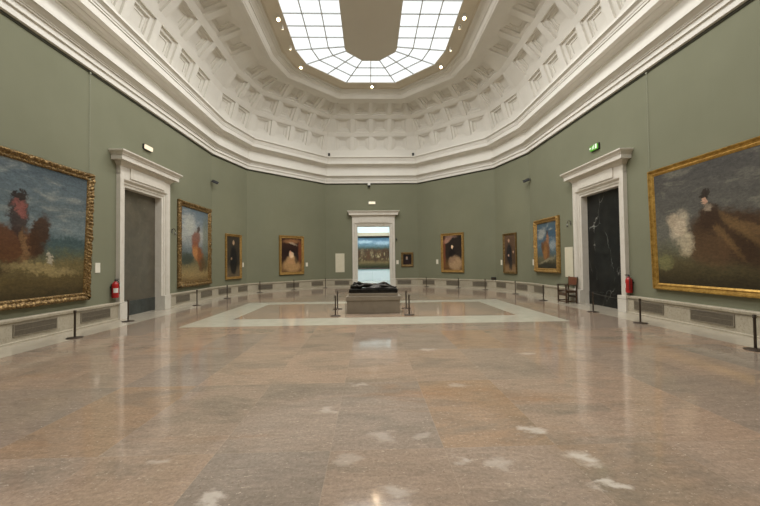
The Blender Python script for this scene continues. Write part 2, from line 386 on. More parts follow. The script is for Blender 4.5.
# moulded ring round the skylight (trim_2)
R0 = D0 + RH; ZR = Z0 + RV
prof = [(R0 - 0.10, ZR - 0.01), (R0 - 0.02, ZR - 0.02), (R0, ZR - 0.10), (R0 + 0.10, ZR - 0.10), (R0 + 0.13, ZR - 0.07), (R0 + 0.16, ZR - 0.06), (R0 + 0.26, ZR + 0.05), (R0 + 0.30, ZR + 0.05), (R0 + 0.30, ZR + 0.09),
        (R0 + 0.42, ZR + 0.15), (R0 + 0.50, ZR + 0.15), (R0 + 0.50, ZR + 0.19), (R0 + 0.62, ZR + 0.20), (R0 + 0.62, ZR + 0.40), (R0 - 0.1, ZR + 0.40)]
struct(sweep_ring([(R0 + 0.60, ZR + 0.23), (R0 + 0.66, ZR + 0.23), (R0 + 0.68, ZR + 0.26), (4.02, ZR + 0.27), (4.02, ZR + 0.24), (4.09, ZR + 0.24), (4.09, ZR + 0.40), (R0 + 0.60, ZR + 0.40)], True).build('trim_4', M['soffit']), 'flat plaster soffit between the moulded ring and the skylight', 'soffit')
struct(sweep_ring(prof, True).build('trim_2', M['plaster']), 'moulded plaster ring and soffit framing the skylight', 'cornice')

# skylight (window_1): glazing and bars
ZG = ZR + 0.28
win = empty('window_1', (0, 7.5, ZG)); struct(win, 'long daylit skylight of frosted panes above the gallery', 'skylight')
inv = Vector((0, 7.5, ZG))
DI, DO = 6.42, 4.06
def local(mb):
    mb.v = [p - inv for p in mb.v]; return mb
mb = MB(); ra, rb = ring(DO), ring(DI)
for i in range(NV):
    j = (i + 1) % NV
    mb.add([(ra[i].x, ra[i].y, ZG), (ra[j].x, ra[j].y, ZG), (rb[j].x, rb[j].y, ZG), (rb[i].x, rb[i].y, ZG)], [(0, 1, 2, 3)])
local(mb).build('glazing', M['glass'], win)
mb = MB()
def bar(p, q, w=0.04, h=0.05):
    p = Vector((p[0], p[1])); q = Vector((q[0], q[1])); e = (q - p).normalized(); s_ = Vector((-e.y, e.x)) * w / 2
    vs = []
    for z in (ZG - h, ZG - 0.004): vs += [(*(p + s_), z), (*(p - s_), z), (*(q - s_), z), (*(q + s_), z)]
    mb.add(vs, [(0, 1, 2, 3), (7, 6, 5, 4), (0, 4, 5, 1), (1, 5, 6, 2), (2, 6, 7, 3), (3, 7, 4, 0)])
for f_ in (1 / 3, 2 / 3):
    rr = ring(DO + (DI - DO) * f_)
    for i in range(NV): bar(rr[i], rr[(i + 1) % NV])
for i in range(NV):
    bar(ra[i], rb[i]); j = (i + 1) % NV
    if i in (2, 3, 4, 8, 9, 10): bar((ra[i] + ra[j]) / 2, (rb[i] + rb[j]) / 2)
y = rb[1].y - 0.0
k = 0
while True:
    yy = 16.55 - 0.77 * (k + 1)
    if yy < -1.3: break
    bar((ra[0].x, yy), (rb[0].x, yy), 0.03, 0.05); bar((rb[6].x, yy), (ra[6].x, yy), 0.03, 0.05); k += 1
local(mb).build('glazing_bars', M['bar'], win)
# daylight entering through the glazing
def daylight(x, y, sx, sy, w):
    ld = bpy.data.lights.new('skylight_daylight', 'AREA'); ld.shape = 'RECTANGLE'; ld.size = sx; ld.size_y = sy; ld.energy = w; ld.color = (1.0, .99, .965)
    lo = bpy.data.objects.new('skylight_daylight', ld); COL.objects.link(lo); lo.location = (x, y, ZG - .08)
for sx in (-1, 1): daylight(sx * 2.36, YC + 1.9, 2.2, 14.6, 345)
for yy, w in ((YC + 10.9, 70), (YC - 10.9, 25)): daylight(0, yy, 3.6, 2.0, w)
# the solid panel hung in the middle of the skylight
rr = ring(DI - 0.03); mb = MB(); zc = ZG - 0.10
mb.add([(p.x, p.y, zc) for p in rr] + [(p.x, p.y, ZG + 0.05) for p in rr],
       [tuple(range(NV)), tuple(reversed(range(NV, 2 * NV)))] + [(i, NV + i, NV + (i + 1) % NV, (i + 1) % NV) for i in range(NV)])
struct(mb.build('ceiling_panel', M['canopy']), 'long taupe panel filling the middle of the skylight', 'ceiling panel')

# stone plinth along the walls (baseboards)
pprof = [(-0.02, 0.0), (0.13, 0.0), (0.13, 0.035), (0.085, 0.05), (0.085, 0.43), (0.12, 0.45), (0.125, 0.50), (0.10, 0.523), (-0.02, 0.523)]
PG = 1.34
eL, eR = 12.155, 11.985
struct(sweep_open([(-W_, eL + PG), V[1], V[2], V[3], (0.10 - 1.40, ZB)], pprof).build('baseboard_left', M['plinth']), 'travertine plinth curving from the left doorway to the back doorway', 'plinth')
struct(sweep_open([(0.10 + 1.40, ZB), V[4], V[5], V[6], (W_, eR + PG - .02)], pprof).build('baseboard_right', M['plinth']), 'travertine plinth curving from the back doorway to the right doorway', 'plinth')
struct(sweep_open([(W_, eR - PG + .02), V[7], V[8], V[9], V[10], V[11], V[0], (-W_, eL - PG)], pprof).build('baseboard_front', M['plinth']), 'travertine plinth under the two largest paintings and round the near end', 'plinth')

# ------------------------------------------------------------------ doors
def casing_path(mb, hw, h, prof):                          # prof (outward offset, depth)
    m = len(prof); vs = []; fs = []
    for (o, d) in prof:
        vs += [(-hw - o, -d, 0), (-hw - o, -d, h + o), (hw + o, -d, h + o), (hw + o, -d, 0)]
    for k in range(m - 1):
        for i in range(3): fs.append((k * 4 + i, k * 4 + i + 1, k * 4 + 5 + i, k * 4 + 4 + i))
    fs.append(tuple(k * 4 for k in range(m))); fs.append(tuple(k * 4 + 3 for k in range(m))); mb.add(vs, fs)
def door(name, wall, u, hw, h, leaf, label, ztop, capover, through=False, cw=0.33, leafd=.22):
    t = wall_thing(name, wall, u, 0); struct(t, label, 'doorway')
    s = cw / 0.33
    mb = MB(); casing_path(mb, hw, h, [(-0.02, -0.02), (-0.02, 0.01), (0.05 * s, 0.02), (0.06 * s, 0.045), (0.125 * s, 0.045), (0.135 * s, 0.075), (0.165 * s, 0.11), (0.175 * s, 0.12), (0.33 * s, 0.12), (0.33 * s, 0.0)])
    mb.build('casing', M['marble'], t)
    for sx in (-1, 1):
        mb = MB(); x0, x1 = sorted((sx * (hw - 0.025), sx * (hw + cw + 0.012))); mb.box(x0, x1, -0.145, 0.0, 0.0, 0.5); mb.build('plinth_block', M['marble'], t, 0.006)
    hwf = hw + cw; capb = ztop - 0.40
    mb = MB(); mb.box(-hwf, hwf, -0.119, 0.0, h + cw - .02, capb + 0.02); mb.build('frieze', M['marble'], t)
    mb = MB(); mb.box(-hwf + .42, hwf - .42, -0.155, -0.11, h + cw * .72, capb + .01); mb.build('frieze_panel', M['marble'], t, .006)
    hx = hw + cw; mb = MB(); c = capover
    mb.loft_rect([(capb, hx + .01, .13), (capb + .05, hx + .10 * c, .13 + .08 * c), (capb + .10, hx + .22 * c, .13 + .18 * c), (capb + .13, hx + .24 * c, .13 + .2 * c), (capb + .13, hx + .70 * c, .09 + .7 * c), (capb + .26, hx + .70 * c, .09 + .70 * c),
                  (capb + .265, hx + .76 * c, .09 + .76 * c), (capb + .30, hx + .80 * c, .09 + .80 * c), (capb + .35, hx + .96 * c, .09 + .96 * c), (capb + .36, hx + c, .09 + c), (capb + .40, hx + c, .09 + c)])
    mb.build('cap_moulding', M['marble'], t)
    dep = WT + 0.0
    mb = MB(); mb.box(-hw - .001, -hw + .025, -0.01, dep, 0, h); mb.box(hw - .025, hw + .001, -0.01, dep, 0, h); mb.box(-hw, hw, -0.01, dep, h - .025, h + .001); mb.build('jamb_lining', M['marble'], t)
    if not through:
        mb = MB(); mb.box(-hw + .02, hw - .02, leafd, leafd + .08, 0.46, h - .02); mb.build('door_leaf', leaf, t)
        mb = MB(); mb.box(-hw + .02, hw - .02, leafd - .01, leafd + .08, 0.0, 0.46); mb.build('skirting_panel', M['dark_skirting'] if leaf is M['grey_marble'] else leaf, t)
    return t
door('door_1', 'left', UL(eL), 1.0, 4.0, M['grey_marble'], 'left doorway with pale marble casing closed by a grey marble panel', 4.95, 0.33)
door('door_2', 'right', UR(eR), 1.03, 3.92, M['black_marble'], 'right doorway with pale marble casing closed by a black veined marble panel', 4.86, 0.32)
door('door_3', 'back', HB + 0.10, 1.09, 4.0, None, 'open back doorway with pale marble casing and view into the next room', 4.96, 0.30, True, 0.31)

# ------------------------------------------------------------------ the next room seen through the back doorway
YN = 31.5; ya = ZB + WT
def plane_box(name, x0, x1, y0, y1, za, zb, mat, label, cat):
    mb = MB(); mb.box(x0, x1, y0, y1, za, zb); return struct(mb.build(name, mat), label, cat)
mb = MB(); mb.box(-1.0, 1.2, ZB + 0.5, ya + 0.02, -0.2, 0); struct(mb.build('floor_threshold', M['strip']), 'pale marble threshold in the back doorway', 'floor')
plane_box('floor_next_room', -4.5, 4.7, ya, YN, -0.2, -0.002, M['strip'], 'pale polished floor of the next room', 'floor')
plane_box('wall_next_room', -4.5, 4.7, YN, YN + 0.2, 0, 6.2, M['nextwall'], 'cool white far wall of the next room', 'wall')
plane_box('wall_next_room_left', -4.7, -4.5, ya, YN, 0, 6.2, M['nextwall'], 'cool white left wall of the next room', 'wall')
plane_box('wall_next_room_right', 4.7, 4.9, ya, YN, 0, 6.2, M['nextwall'], 'cool white right wall of the next room', 'wall')
plane_box('ceiling_next_room', -4.5, 4.7, ya, YN, 6.2, 6.3, M['plaster'], 'plain white ceiling of the next room', 'ceiling')
plane_box('trim_3', -3.6, 3.8, YN - 0.30, YN, 3.86, 4.14, M['nextbeam'], 'pale beam above the large painting in the next room', 'beam')
for (xa, xb, n_) in ((-3.4, .02, 'trim_5'), (.05, 3.6, 'trim_6')): plane_box(n_, xa, xb, YN - .32, YN, 0, .86, M['nextlow'], 'white low panel under the large painting in the next room', 'low panel')
w2 = struct(empty('added_light_panel', (0.1, 28.0, 6.2)), 'unseen ceiling glazing added to light the next room', 'skylight')  # unseen glowing panel, added to brighten the next room
mb = MB(); mb.box(-2.6, 2.6, -2.6, 2.6, -0.03, -0.01); mb.build('glazing', M['added_glow'], w2)
mb = MB()
for x in (-2.6, -1.3, 0, 1.3, 2.6): mb.box(x - .03, x + .03, -2.6, 2.6, -0.06, 0.0); mb.box(-2.6, 2.6, x - .03, x + .03, -0.06, 0.0)
mb.build('glazing_bars', M['bar'], w2)

# ------------------------------------------------------------------ paintings
def paint(name, base, blobs, seed=0.0, rough=0.45, wob=0.07, bands=None, mottle=None, gain=1.0):
    g_ = lambda c: tuple(min(255, v * gain) for v in c)
    base = [(p, g_(c)) for (p, c) in base]; blobs = [b[:5] + (g_(b[5]),) + b[6:] for b in blobs]
    n = NT(name); g = n.sep(n.coord('Generated')); ob = n.mapping(n.coord('Object'), (1, 1, 1), (0, 0, 0), (seed, seed * 1.7, seed * .3))
    d = n.sep(n.noise(ob, 2.6, 5, 0.65, color=True)); d2 = n.sep(n.noise(ob, 12, 3, 0.6, color=True))
    def wobble(c, i): return n.math('ADD', n.math('ADD', c, n.math('MULTIPLY', n.math('SUBTRACT', d[i], 0.5), wob * 2)), n.math('MULTIPLY', n.math('SUBTRACT', d2[i], 0.5), wob * 1.5))
    u = wobble(g[0], 0); v = wobble(g[2], 1)
    col = n.ramp(v, base)
    if bands:                                              # loose streaks of cloud
        f = n.noise(n.mapping(ob, (0.7, 1, 2.4)), bands[0], 5, 0.6, 0.6)
        m = n.math('MULTIPLY', n.step(f, bands[1], bands[1] + 0.22), n.step(v, bands[2], bands[2] + 0.12)); col = n.mix(n.math('MULTIPLY', m, bands[4]), col, lin(bands[3]))
    for (u0, v0, ru, rv, rot, c, soft, op) in blobs:
        a = n.math('SUBTRACT', u, u0); b = n.math('SUBTRACT', v, v0); cs, sn = math.cos(rot), math.sin(rot)
        x = n.math('DIVIDE', n.math('ADD', n.math('MULTIPLY', a, cs), n.math('MULTIPLY', b, sn)), ru)
        y = n.math('DIVIDE', n.math('SUBTRACT', n.math('MULTIPLY', b, cs), n.math('MULTIPLY', a, sn)), rv)
        q = n.math('SQRT', n.math('ADD', n.math('MULTIPLY', x, x), n.math('MULTIPLY', y, y)))
        m = n.math('SUBTRACT', 1.0, n.step(q, 1 - soft * .75, 1 + soft * .75)); col = n.mix(n.math('MULTIPLY', m, op), col, lin(c))
    if mottle:
        f = n.noise(n.mapping(ob, (1, 1, .45)), mottle[0], 4, 0.65); m = n.math('MULTIPLY', n.step(v, mottle[1] - .05, mottle[1] + .05), n.math('SUBTRACT', 1.0, n.step(v, mottle[2] - .05, mottle[2] + .05)))
        col = n.mix(n.math('MULTIPLY', m, .75), col, n.ramp(f, mottle[3]))
    brush = n.noise(n.mapping(ob, (0.6, 1, 2.0), (0, .6, 0)), 5.5, 5, 0.7, 1.2); col = n.mix(0.5, col, n.ramp(brush, [(0.3, (84, 84, 84)), (0.7, (176, 174, 168))]), 'OVERLAY')
    fine = n.noise(n.mapping(ob, (1, 1, 1.6)), 16, 5, 0.7); col = n.mix(0.55, col, n.ramp(fine, [(0.28, (130, 130, 130)), (0.72, (226, 226, 226))]), 'OVERLAY')
    n.bump(fine, 0.08, 0.004); return n.set(col, rough, 0, 0.3)

def frame_mb(w, h, prof, ornate=0.0, period=0.16, seed=0, scallop=0.0, step=0.018):
    # w, h of the picture opening; prof (outward offset, depth); carved relief where ornate > 0
    mb = MB(); m = len(prof); fw = prof[-1][0]; rnd = random.Random(seed); ph = [rnd.uniform(0, 6.28) for _ in range(6)]
    sides = [((-1, -1), (1, -1)), ((1, -1), (1, 1)), ((1, 1), (-1, 1)), ((-1, 1), (-1, -1))]
    for (a, b) in sides:
        L = w if a[1] == b[1] else h; N = max(1, int(L / step)) if ornate else 1; vs = []; fs = []
        for k in range(N + 1):
            t = k / N
            for (o, d) in prof:
                x = (a[0] * (1 - t) + b[0] * t) * (w / 2 + o); z = (a[1] * (1 - t) + b[1] * t) * (h / 2 + o); dd = d
                if ornate and 0.0 < o and d > 0.012:
                    s_ = t * L; mid = abs(t - 0.5) * 2
                    env = min(1, o / (fw * .25)); q = abs(math.sin(PI * s_ / period + ph[0] + o * 14)); q2 = math.sin(2 * PI * s_ / (period * 2.7) + ph[1]) * math.sin(o * 40 + ph[2] + s_ * 9)
                    boost = 1 + 0.8 * (math.exp(-((t - .5) * L / .22) ** 2) + math.exp(-((1 - mid) * L / 2 / .2) ** 2))
                    dd = d + ornate * env * boost * (q * 0.8 + q2 * 0.5 - 0.45)
                    if o >= fw * 0.7 and scallop:
                        sc = scallop * boost * (abs(math.sin(PI * s_ / period + ph[3])) - 0.3)
                        if a[1] == b[1]: z += a[1] * sc
                        else: x += a[0] * sc
                vs.append((x, -max(dd, 0.004), z))
        for k in range(N):
            for p in range(m - 1): fs.append((k * m + p, (k + 1) * m + p, (k + 1) * m + p + 1, k * m + p + 1))
        mb.add(vs, fs, bool(ornate))
    return mb
PLAIN = [(-0.02, 0.02), (0.0, 0.05), (0.015, 0.055), (0.03, 0.045), (0.07, 0.06), (0.085, 0.085), (0.11, 0.09), (0.12, 0.075), (0.12, 0.0)]
def painting(wall, u0, u1, za, zb, mat, fmat, label, fw=0.12, ornate=0.0, scallop=0.0, period=0.16, seed=1, depth=1.0, inner=None, y=None):
    w, h = u1 - u0, zb - za
    if y is None: t = wall_thing('framed_painting', wall, (u0 + u1) / 2, za, 0.004)
    else: t = empty('framed_painting', ((u0 + u1) / 2, y, za), 0)
    tag(t, label, 'painting', 'framed paintings on the gallery walls')
    k = fw / 0.12; cw, ch = w - 2 * fw, h - 2 * fw
    if ornate: prof = [(-0.02, .02), (0.0, .06), (.02 * k, .07), (.04 * k, .05), (.055 * k, .075), (.07 * k, .095), (.085 * k, .105), (.10 * k, .095), (.112 * k, .06), (.12 * k, .03), (.12 * k, 0.0)]
    else: prof = [(o * k if o > 0 else o, d) for (o, d) in PLAIN]
    prof = [(o, d * depth) for (o, d) in prof]
    mb = frame_mb(cw, ch, prof, ornate, period, seed, scallop); mb.v = [p + Vector((0, 0, h / 2)) for p in mb.v]; fr = mb.build('frame', fmat, t)
    if inner is not None:
        mb = frame_mb(cw - .08, ch - .08, [(0, .03 * depth), (.01, .04 * depth), (.04, .06 * depth), (.045, .06 * depth), (.045, .03)]); mb.v = [p + Vector((0, 0, h / 2)) for p in mb.v]; mb.build('inner_moulding', inner, t)
    mb = MB(); mb.box(-cw / 2 - .01, cw / 2 + .01, -0.03 * depth, -0.005, fw - .01, h - fw + .01); mb.build('canvas', mat, t)
    return t, w, h
p1 = paint('landscape_with_brown_mass_paint', [(0, (62, 52, 32)), (.14, (92, 78, 46)), (.26, (112, 100, 66)), (.34, (84, 92, 76)), (.44, (74, 92, 96)), (.54, (116, 128, 130)), (.66, (92, 104, 108)), (.84, (92, 104, 110)), (1, (72, 84, 92))],
   [(.30, .40, .30, .13, 0, (92, 58, 34), .35, .95), (.2, .22, .2, .05, .2, (62, 48, 30), .5, .8), (.56, .47, .075, .17, -.25, (66, 44, 28), .35, .95), (.4, .6, .075, .15, 0, (58, 44, 40), .35, .92), (.41, .66, .04, .07, .4, (150, 92, 84), .5, .7),
    (.40, .75, .075, .025, .1, (44, 34, 30), .4, .95), (.44, .38, .03, .13, .05, (120, 92, 62), .5, .8), (.62, .22, .3, .035, -.12, (158, 140, 96), .6, .7), (.66, .30, .025, .05, .3, (186, 176, 156), .5, .75), (.8, .43, .2, .04, .1, (66, 84, 84), .6, .7)],
   1.0, bands=(1.6, .47, .45, (150, 154, 148), .75), gain=1.05)
p2 = paint('smoky_sky_and_warm_mass_paint', [(0, (110, 88, 54)), (.1, (150, 128, 86)), (.2, (124, 112, 78)), (.3, (72, 78, 66)), (.45, (110, 118, 120)), (.65, (166, 168, 164)), (.8, (120, 132, 140)), (1, (92, 106, 116))],
   [(.62, .36, .26, .12, -.5, (136, 84, 48), .3, .95), (.48, .42, .1, .14, .3, (176, 124, 76), .45, .9), (.72, .22, .1, .1, .3, (98, 66, 40), .4, .8), (.52, .58, .17, .11, .3, (124, 74, 56), .35, .85), (.62, .72, .06, .05, 0, (66, 44, 36), .4, .85), (.85, .25, .12, .12, 0, (84, 72, 48), .5, .8), (.2, .3, .17, .08, 0, (60, 66, 56), .5, .8), (.3, .8, .2, .12, 0, (190, 188, 178), .7, .6), (.9, .62, .12, .3, 0, (110, 116, 100), .6, .7)], 2.0, bands=(2.4, .5, .5, (196, 194, 184), .6), gain=1.12)
p3 = paint('dark_tall_figure_mass_paint', [(0, (92, 80, 62)), (.18, (84, 74, 58)), (.3, (50, 44, 36)), (1, (52, 46, 38))],
   [(.5, .42, .26, .33, 0, (22, 20, 20), .3, .95), (.5, .18, .2, .1, 0, (30, 26, 24), .4, .9), (.5, .84, .075, .05, 0, (176, 148, 116), .4, .8), (.34, .45, .05, .03, 0, (170, 140, 112), .5, .7)], 3.0, wob=.04, gain=1.2)
p4 = paint('dark_room_with_pale_gown_mass_paint', [(0, (96, 70, 44)), (.12, (120, 92, 62)), (.3, (52, 34, 28)), (.6, (36, 22, 20)), (1, (60, 38, 28))],
   [(.5, .2, .42, .19, 0, (160, 128, 88), .35, .95), (.5, .36, .24, .14, 0, (166, 134, 96), .35, .9), (.48, .5, .12, .08, 0, (196, 176, 150), .35, .9), (.42, .58, .05, .04, 0, (204, 160, 130), .5, .7), (.5, .9, .4, .06, 0, (150, 108, 72), .6, .7), (.55, .83, .2, .03, -.2, (176, 160, 140), .6, .6), (.92, .6, .1, .3, 0, (120, 70, 46), .6, .8), (.74, .42, .1, .16, 0, (40, 32, 30), .5, .7)], 4.0, wob=.06, gain=1.2)
p5 = paint('very_dark_small_portrait_mass_paint', [(0, (40, 28, 24)), (.5, (34, 24, 22)), (1, (30, 22, 20))], [(.45, .66, .1, .12, 0, (196, 164, 142), .35, .9), (.46, .52, .12, .05, 0, (188, 180, 172), .4, .7), (.5, .25, .4, .22, 0, (46, 26, 26), .4, .8)], 5.0, wob=.03)
p6 = paint('dark_room_with_tan_gown_mass_paint', [(0, (84, 58, 36)), (.12, (100, 74, 46)), (.4, (44, 36, 32)), (1, (40, 34, 30))],
   [(.66, .2, .34, .2, 0, (156, 130, 100), .35, .95), (.5, .33, .2, .1, .3, (140, 114, 90), .4, .85), (.48, .5, .18, .12, 0, (26, 22, 22), .4, .9), (.5, .67, .05, .06, 0, (214, 190, 164), .35, .95), (.26, .9, .28, .09, .4, (158, 122, 104), .5, .85), (.42, .96, .3, .05, 0, (120, 96, 84), .5, .7), (.06, .5, .08, .4, 0, (120, 70, 48), .6, .7)], 6.0, wob=.06, gain=1.2)
p7 = paint('brown_ground_dark_figure_mass_paint', [(0, (128, 104, 74)), (.16, (120, 94, 66)), (.24, (74, 56, 42)), (1, (88, 68, 52))],
   [(.42, .5, .24, .26, 0, (30, 30, 34), .3, .95), (.48, .22, .07, .18, 0, (34, 32, 34), .35, .95), (.62, .22, .07, .18, 0, (34, 32, 34), .35, .9), (.4, .85, .08, .05, 0, (178, 150, 126), .4, .85), (.36, .44, .06, .03, 0, (190, 160, 136), .5, .8), (.8, .54, .06, .03, 0, (180, 150, 124), .5, .8)], 7.0, wob=.04, gain=1.2)
p8 = paint('blue_sky_and_golden_brown_mass_paint', [(0, (58, 54, 40)), (.12, (84, 78, 58)), (.24, (112, 108, 84)), (.3, (90, 106, 108)), (.5, (96, 122, 138)), (.75, (66, 94, 116)), (1, (88, 108, 120))],
   [(.46, .4, .17, .22, .3, (134, 88, 48), .3, .95), (.42, .36, .1, .16, .2, (164, 116, 66), .45, .85), (.3, .48, .07, .12, .3, (112, 76, 46), .4, .85), (.54, .64, .07, .12, 0, (168, 120, 84), .35, .9), (.52, .77, .04, .05, 0, (70, 54, 46), .35, .9), (.25, .76, .2, .1, .3, (196, 196, 186), .6, .7), (.8, .5, .14, .1, 0, (176, 184, 184), .6, .7), (.5, .18, .45, .03, .2, (160, 154, 128), .6, .7), (.6, .06, .5, .06, 0, (48, 46, 36), .5, .8)], 8.0, bands=(2.2, .52, .35, (186, 190, 186), .7))
p9 = paint('grey_sky_with_dark_gown_mass_paint', [(0, (42, 36, 24)), (.1, (64, 56, 36)), (.2, (82, 74, 50)), (.3, (92, 90, 72)), (.42, (98, 96, 88)), (.6, (88, 86, 80)), (.8, (80, 78, 74)), (1, (70, 68, 66))],
   [(.68, .4, .36, .19, -.18, (66, 48, 32), .3, .97), (.5, .3, .22, .12, -.2, (84, 64, 44), .4, .9), (.9, .3, .25, .16, 0, (58, 42, 28), .4, .9), (.245, .5, .075, .12, -.4, (176, 164, 142), .6, .9), (.19, .56, .06, .05, .5, (166, 152, 130), .6, .85), (.31, .3, .06, .05, .3, (150, 138, 114), .7, .8), (.3, .38, .06, .09, .2, (170, 158, 134), .6, .85), (.72, .45, .2, .03, -.7, (112, 88, 56), .8, .7), (.62, .38, .18, .025, -.9, (108, 84, 54), .8, .7), (.84, .42, .2, .03, -.5, (110, 86, 56), .8, .7), (.51, .56, .08, .1, -.2, (58, 42, 30), .35, .95), (.485, .73, .04, .035, 0, (44, 34, 28), .35, .9), (.475, .68, .025, .03, 0, (190, 156, 130), .4, .8), (.5, .62, .035, .03, .3, (150, 136, 118), .5, .7), (.09, .2, .08, .06, 0, (118, 116, 78), .6, .7)],
   9.0, wob=.05, bands=(1.5, .5, .42, (138, 134, 120), .7), gain=1.14)
p10 = paint('crowd_toned_landscape_paint', [(0, (44, 50, 34)), (.1, (84, 78, 52)), (.2, (140, 118, 82)), (.3, (96, 74, 52)), (.55, (92, 76, 58)), (.64, (78, 92, 84)), (.74, (118, 146, 158)), (.88, (128, 166, 190)), (1, (100, 140, 172))],
   [(.1, .46, .05, .17, 0, (196, 172, 116), .5, .85), (.24, .48, .05, .14, 0, (188, 170, 138), .5, .8), (.17, .38, .04, .18, 0, (56, 44, 34), .5, .85), (.38, .42, .05, .16, 0, (108, 66, 44), .5, .85), (.48, .46, .045, .13, 0, (204, 186, 150), .5, .8), (.56, .38, .05, .18, 0, (60, 46, 38), .5, .8), (.66, .44, .05, .15, 0, (150, 120, 88), .5, .8), (.78, .42, .07, .18, 0, (72, 52, 40), .5, .85), (.9, .45, .08, .18, 0, (58, 48, 36), .5, .85), (.3, .86, .2, .05, 0, (210, 222, 226), .6, .7), (.75, .82, .2, .06, 0, (196, 212, 220), .6, .7)], 10.0, wob=.05, mottle=(5.0, .24, .62, [(.32, (40, 34, 26)), (.46, (110, 78, 52)), (.55, (70, 56, 44)), (.62, (190, 166, 122)), (.75, (216, 204, 176))]))

bp, _, _ = painting('left', UL(6.45), UL(9.74), .72, 4.0, p1, M['oldgold'], 'largest painting on the left wall, brown mass under blue grey sky, carved frame', .17, .03, .02, .085, 11, 1.1); bp.rotation_euler.x = math.radians(1.8)
painting('left', UL(14.19), UL(16.98), .69, 4.14, p2, M['oldgold'], 'tall carved frame painting past the left doorway, orange brown mass under smoky sky', .21, .035, .022, .10, 12, 1.2)
painting('left_bend', .98, 2.29, .82, 3.12, p3, M['gold'], 'narrow dark upright painting on the left bend, black mass on brown in gilt frame', .11)
painting('back_left', 1.97, 3.68, .91, 3.25, p4, M['gold'], 'gilt framed painting on the angled back left wall, pale gown shape', .15)
painting('back', 4.95, 5.77, 1.27, 2.23, p5, M['oldgold'], 'smallest painting, nearly black, beside the open back doorway', .13, .012, 0, .1, 15, .8)
painting('back_right', 1.83, 3.43, .92, 3.32, p6, M['gold'], 'gilt framed painting on the angled back right wall, tan gown shape', .14)
painting('right_bend', .76, 1.86, .92, 3.03, p7, M['oldgold'], 'narrow brown painting on the right bend, dark shape in thin worn frame', .09)
painting('right', UR(16.62), UR(14.5), 1.06, 3.42, p8, M['gold'], 'carved frame painting past the right doorway, golden brown mass against blue sky', .17, .02, .012, .12, 18, 1.5)
bp, _, _ = painting('right', UR(9.64), UR(6.34), .79, 3.97, p9, M['brightgold'], 'largest painting on the right wall, dark gown shape and pale mass under grey sky', .125, inner=M['brightgold']); bp.rotation_euler.x = math.radians(1.2)
painting(None, -1.78, 1.98, .98, 3.84, p10, M['darkframe'], 'wide painting of blue sky above brown band, seen through the back doorway', .10, y=YN - .004)

# ------------------------------------------------------------------ labels and text panels on the walls
def card(wall, u, z, w, h, label, group='small label cards beside the paintings', name='label_card', cat='label', mat=None, d=0.012):
    loc, r = on_wall(wall, u, z, 0.0); mb = MB(); mb.box(-w / 2, w / 2, -d, 0.003, 0, h)
    if name == 'label_card': o = mb.build(name, mat or M['whitecard'], None, 0.002)
    else:
        o = empty(name); mb.build('board', mat, o, 0.002); q = MB(); e = .012
        for (xa, xb, za, zb) in ((-w / 2 - e, w / 2 + e, -e, 0), (-w / 2 - e, w / 2 + e, h, h + e), (-w / 2 - e, -w / 2, 0, h), (w / 2, w / 2 + e, 0, h)): q.box(xa, xb, -d + .004, .003, za, zb)
        q.build('shadow_edge', M['plinth'], o)  # darker strips stand in for the thin shadow edge round the board
    o.location = loc; o.rotation_euler = (0, 0, r); return tag(o, label, cat, group)
card('left', UL(10.11), 1.40, .18, .27, 'white label card between the largest left painting and the fire extinguisher')
card('left', UL(17.07), 1.42, .09, .26, 'white label card at the far edge of the tall orange brown painting', d=.02)
card('left_bend', 2.52, 1.42, .12, .24, 'white label card beside the narrow dark painting on the left bend')
card('back_left', 3.93, 1.38, .15, .24, 'white label card beside the pale gown painting on the angled back left wall')
card('back', 4.71, 1.45, .15, .26, 'white label card between the back doorway and the smallest painting')
card('back_right', 1.50, 1.44, .15, .28, 'white label card beside the tan gown painting on the angled back right wall')
card('right_bend', .50, 1.36, .14, .28, 'white label card beside the narrow brown painting on the right bend')
card('right', .27, 1.36, .13, .28, 'white label card at the far edge of the blue sky painting')
card('back', .92, .97, .58, 1.22, 'cream text panel on the back wall to the left of the open doorway', 'cream text panels', 'text_panel', 'text panel', M['textpanel'], .02)
card('right', UR(13.88), .93, .56, 1.16, 'cream text panel beside the right doorway above the wooden armchair', 'cream text panels', 'text_panel', 'text panel', M['textpanel'], .02)

# ------------------------------------------------------------------ vent grilles in the plinth
GR = [('left', UL(7.69), UL(8.74), 'under the middle of the largest left painting'), ('left', UL(9.44), UL(10.48), 'between the largest left painting and the left doorway'),
      ('left', UL(13.96), UL(15.0), 'under the near half of the tall orange brown painting'), ('left', UL(15.98), UL(17.05), 'under the far half of the tall orange brown painting'),
      ('left_bend', .38, 1.35, 'under the near half of the narrow dark painting on the left bend'), ('left_bend', 1.95, 2.78, 'at the far end of the left bend past the narrow dark painting'),
      ('back_left', .6, 1.5, 'on the angled back left wall before the pale gown painting'), ('back_left', 2.4, 3.3, 'on the angled back left wall under the pale gown painting'), ('back_left', 4.22, 5.12, 'on the angled back left wall past the pale gown painting'),
      ('back', .57, 1.53, 'on the back wall under the cream text panel'), ('back', 4.68, 5.6, 'on the back wall under the smallest painting'),
      ('back_right', .4, 1.32, 'on the angled back right wall before the tan gown painting'), ('back_right', 2.2, 3.12, 'on the angled back right wall under the tan gown painting'), ('back_right', 4.0, 4.92, 'on the angled back right wall past the tan gown painting'),
      ('right_bend', .12, .98, 'on the right bend before the narrow brown painting'), ('right_bend', 1.85, 2.7, 'on the right bend past the narrow brown painting'), ('right', .5, 1.47, 'under the far half of the blue sky painting'),
      ('right', UR(10.35), UR(9.29), 'between the right doorway and the largest right painting'), ('right', UR(8.5), UR(7.45), 'under the middle of the largest right painting')]
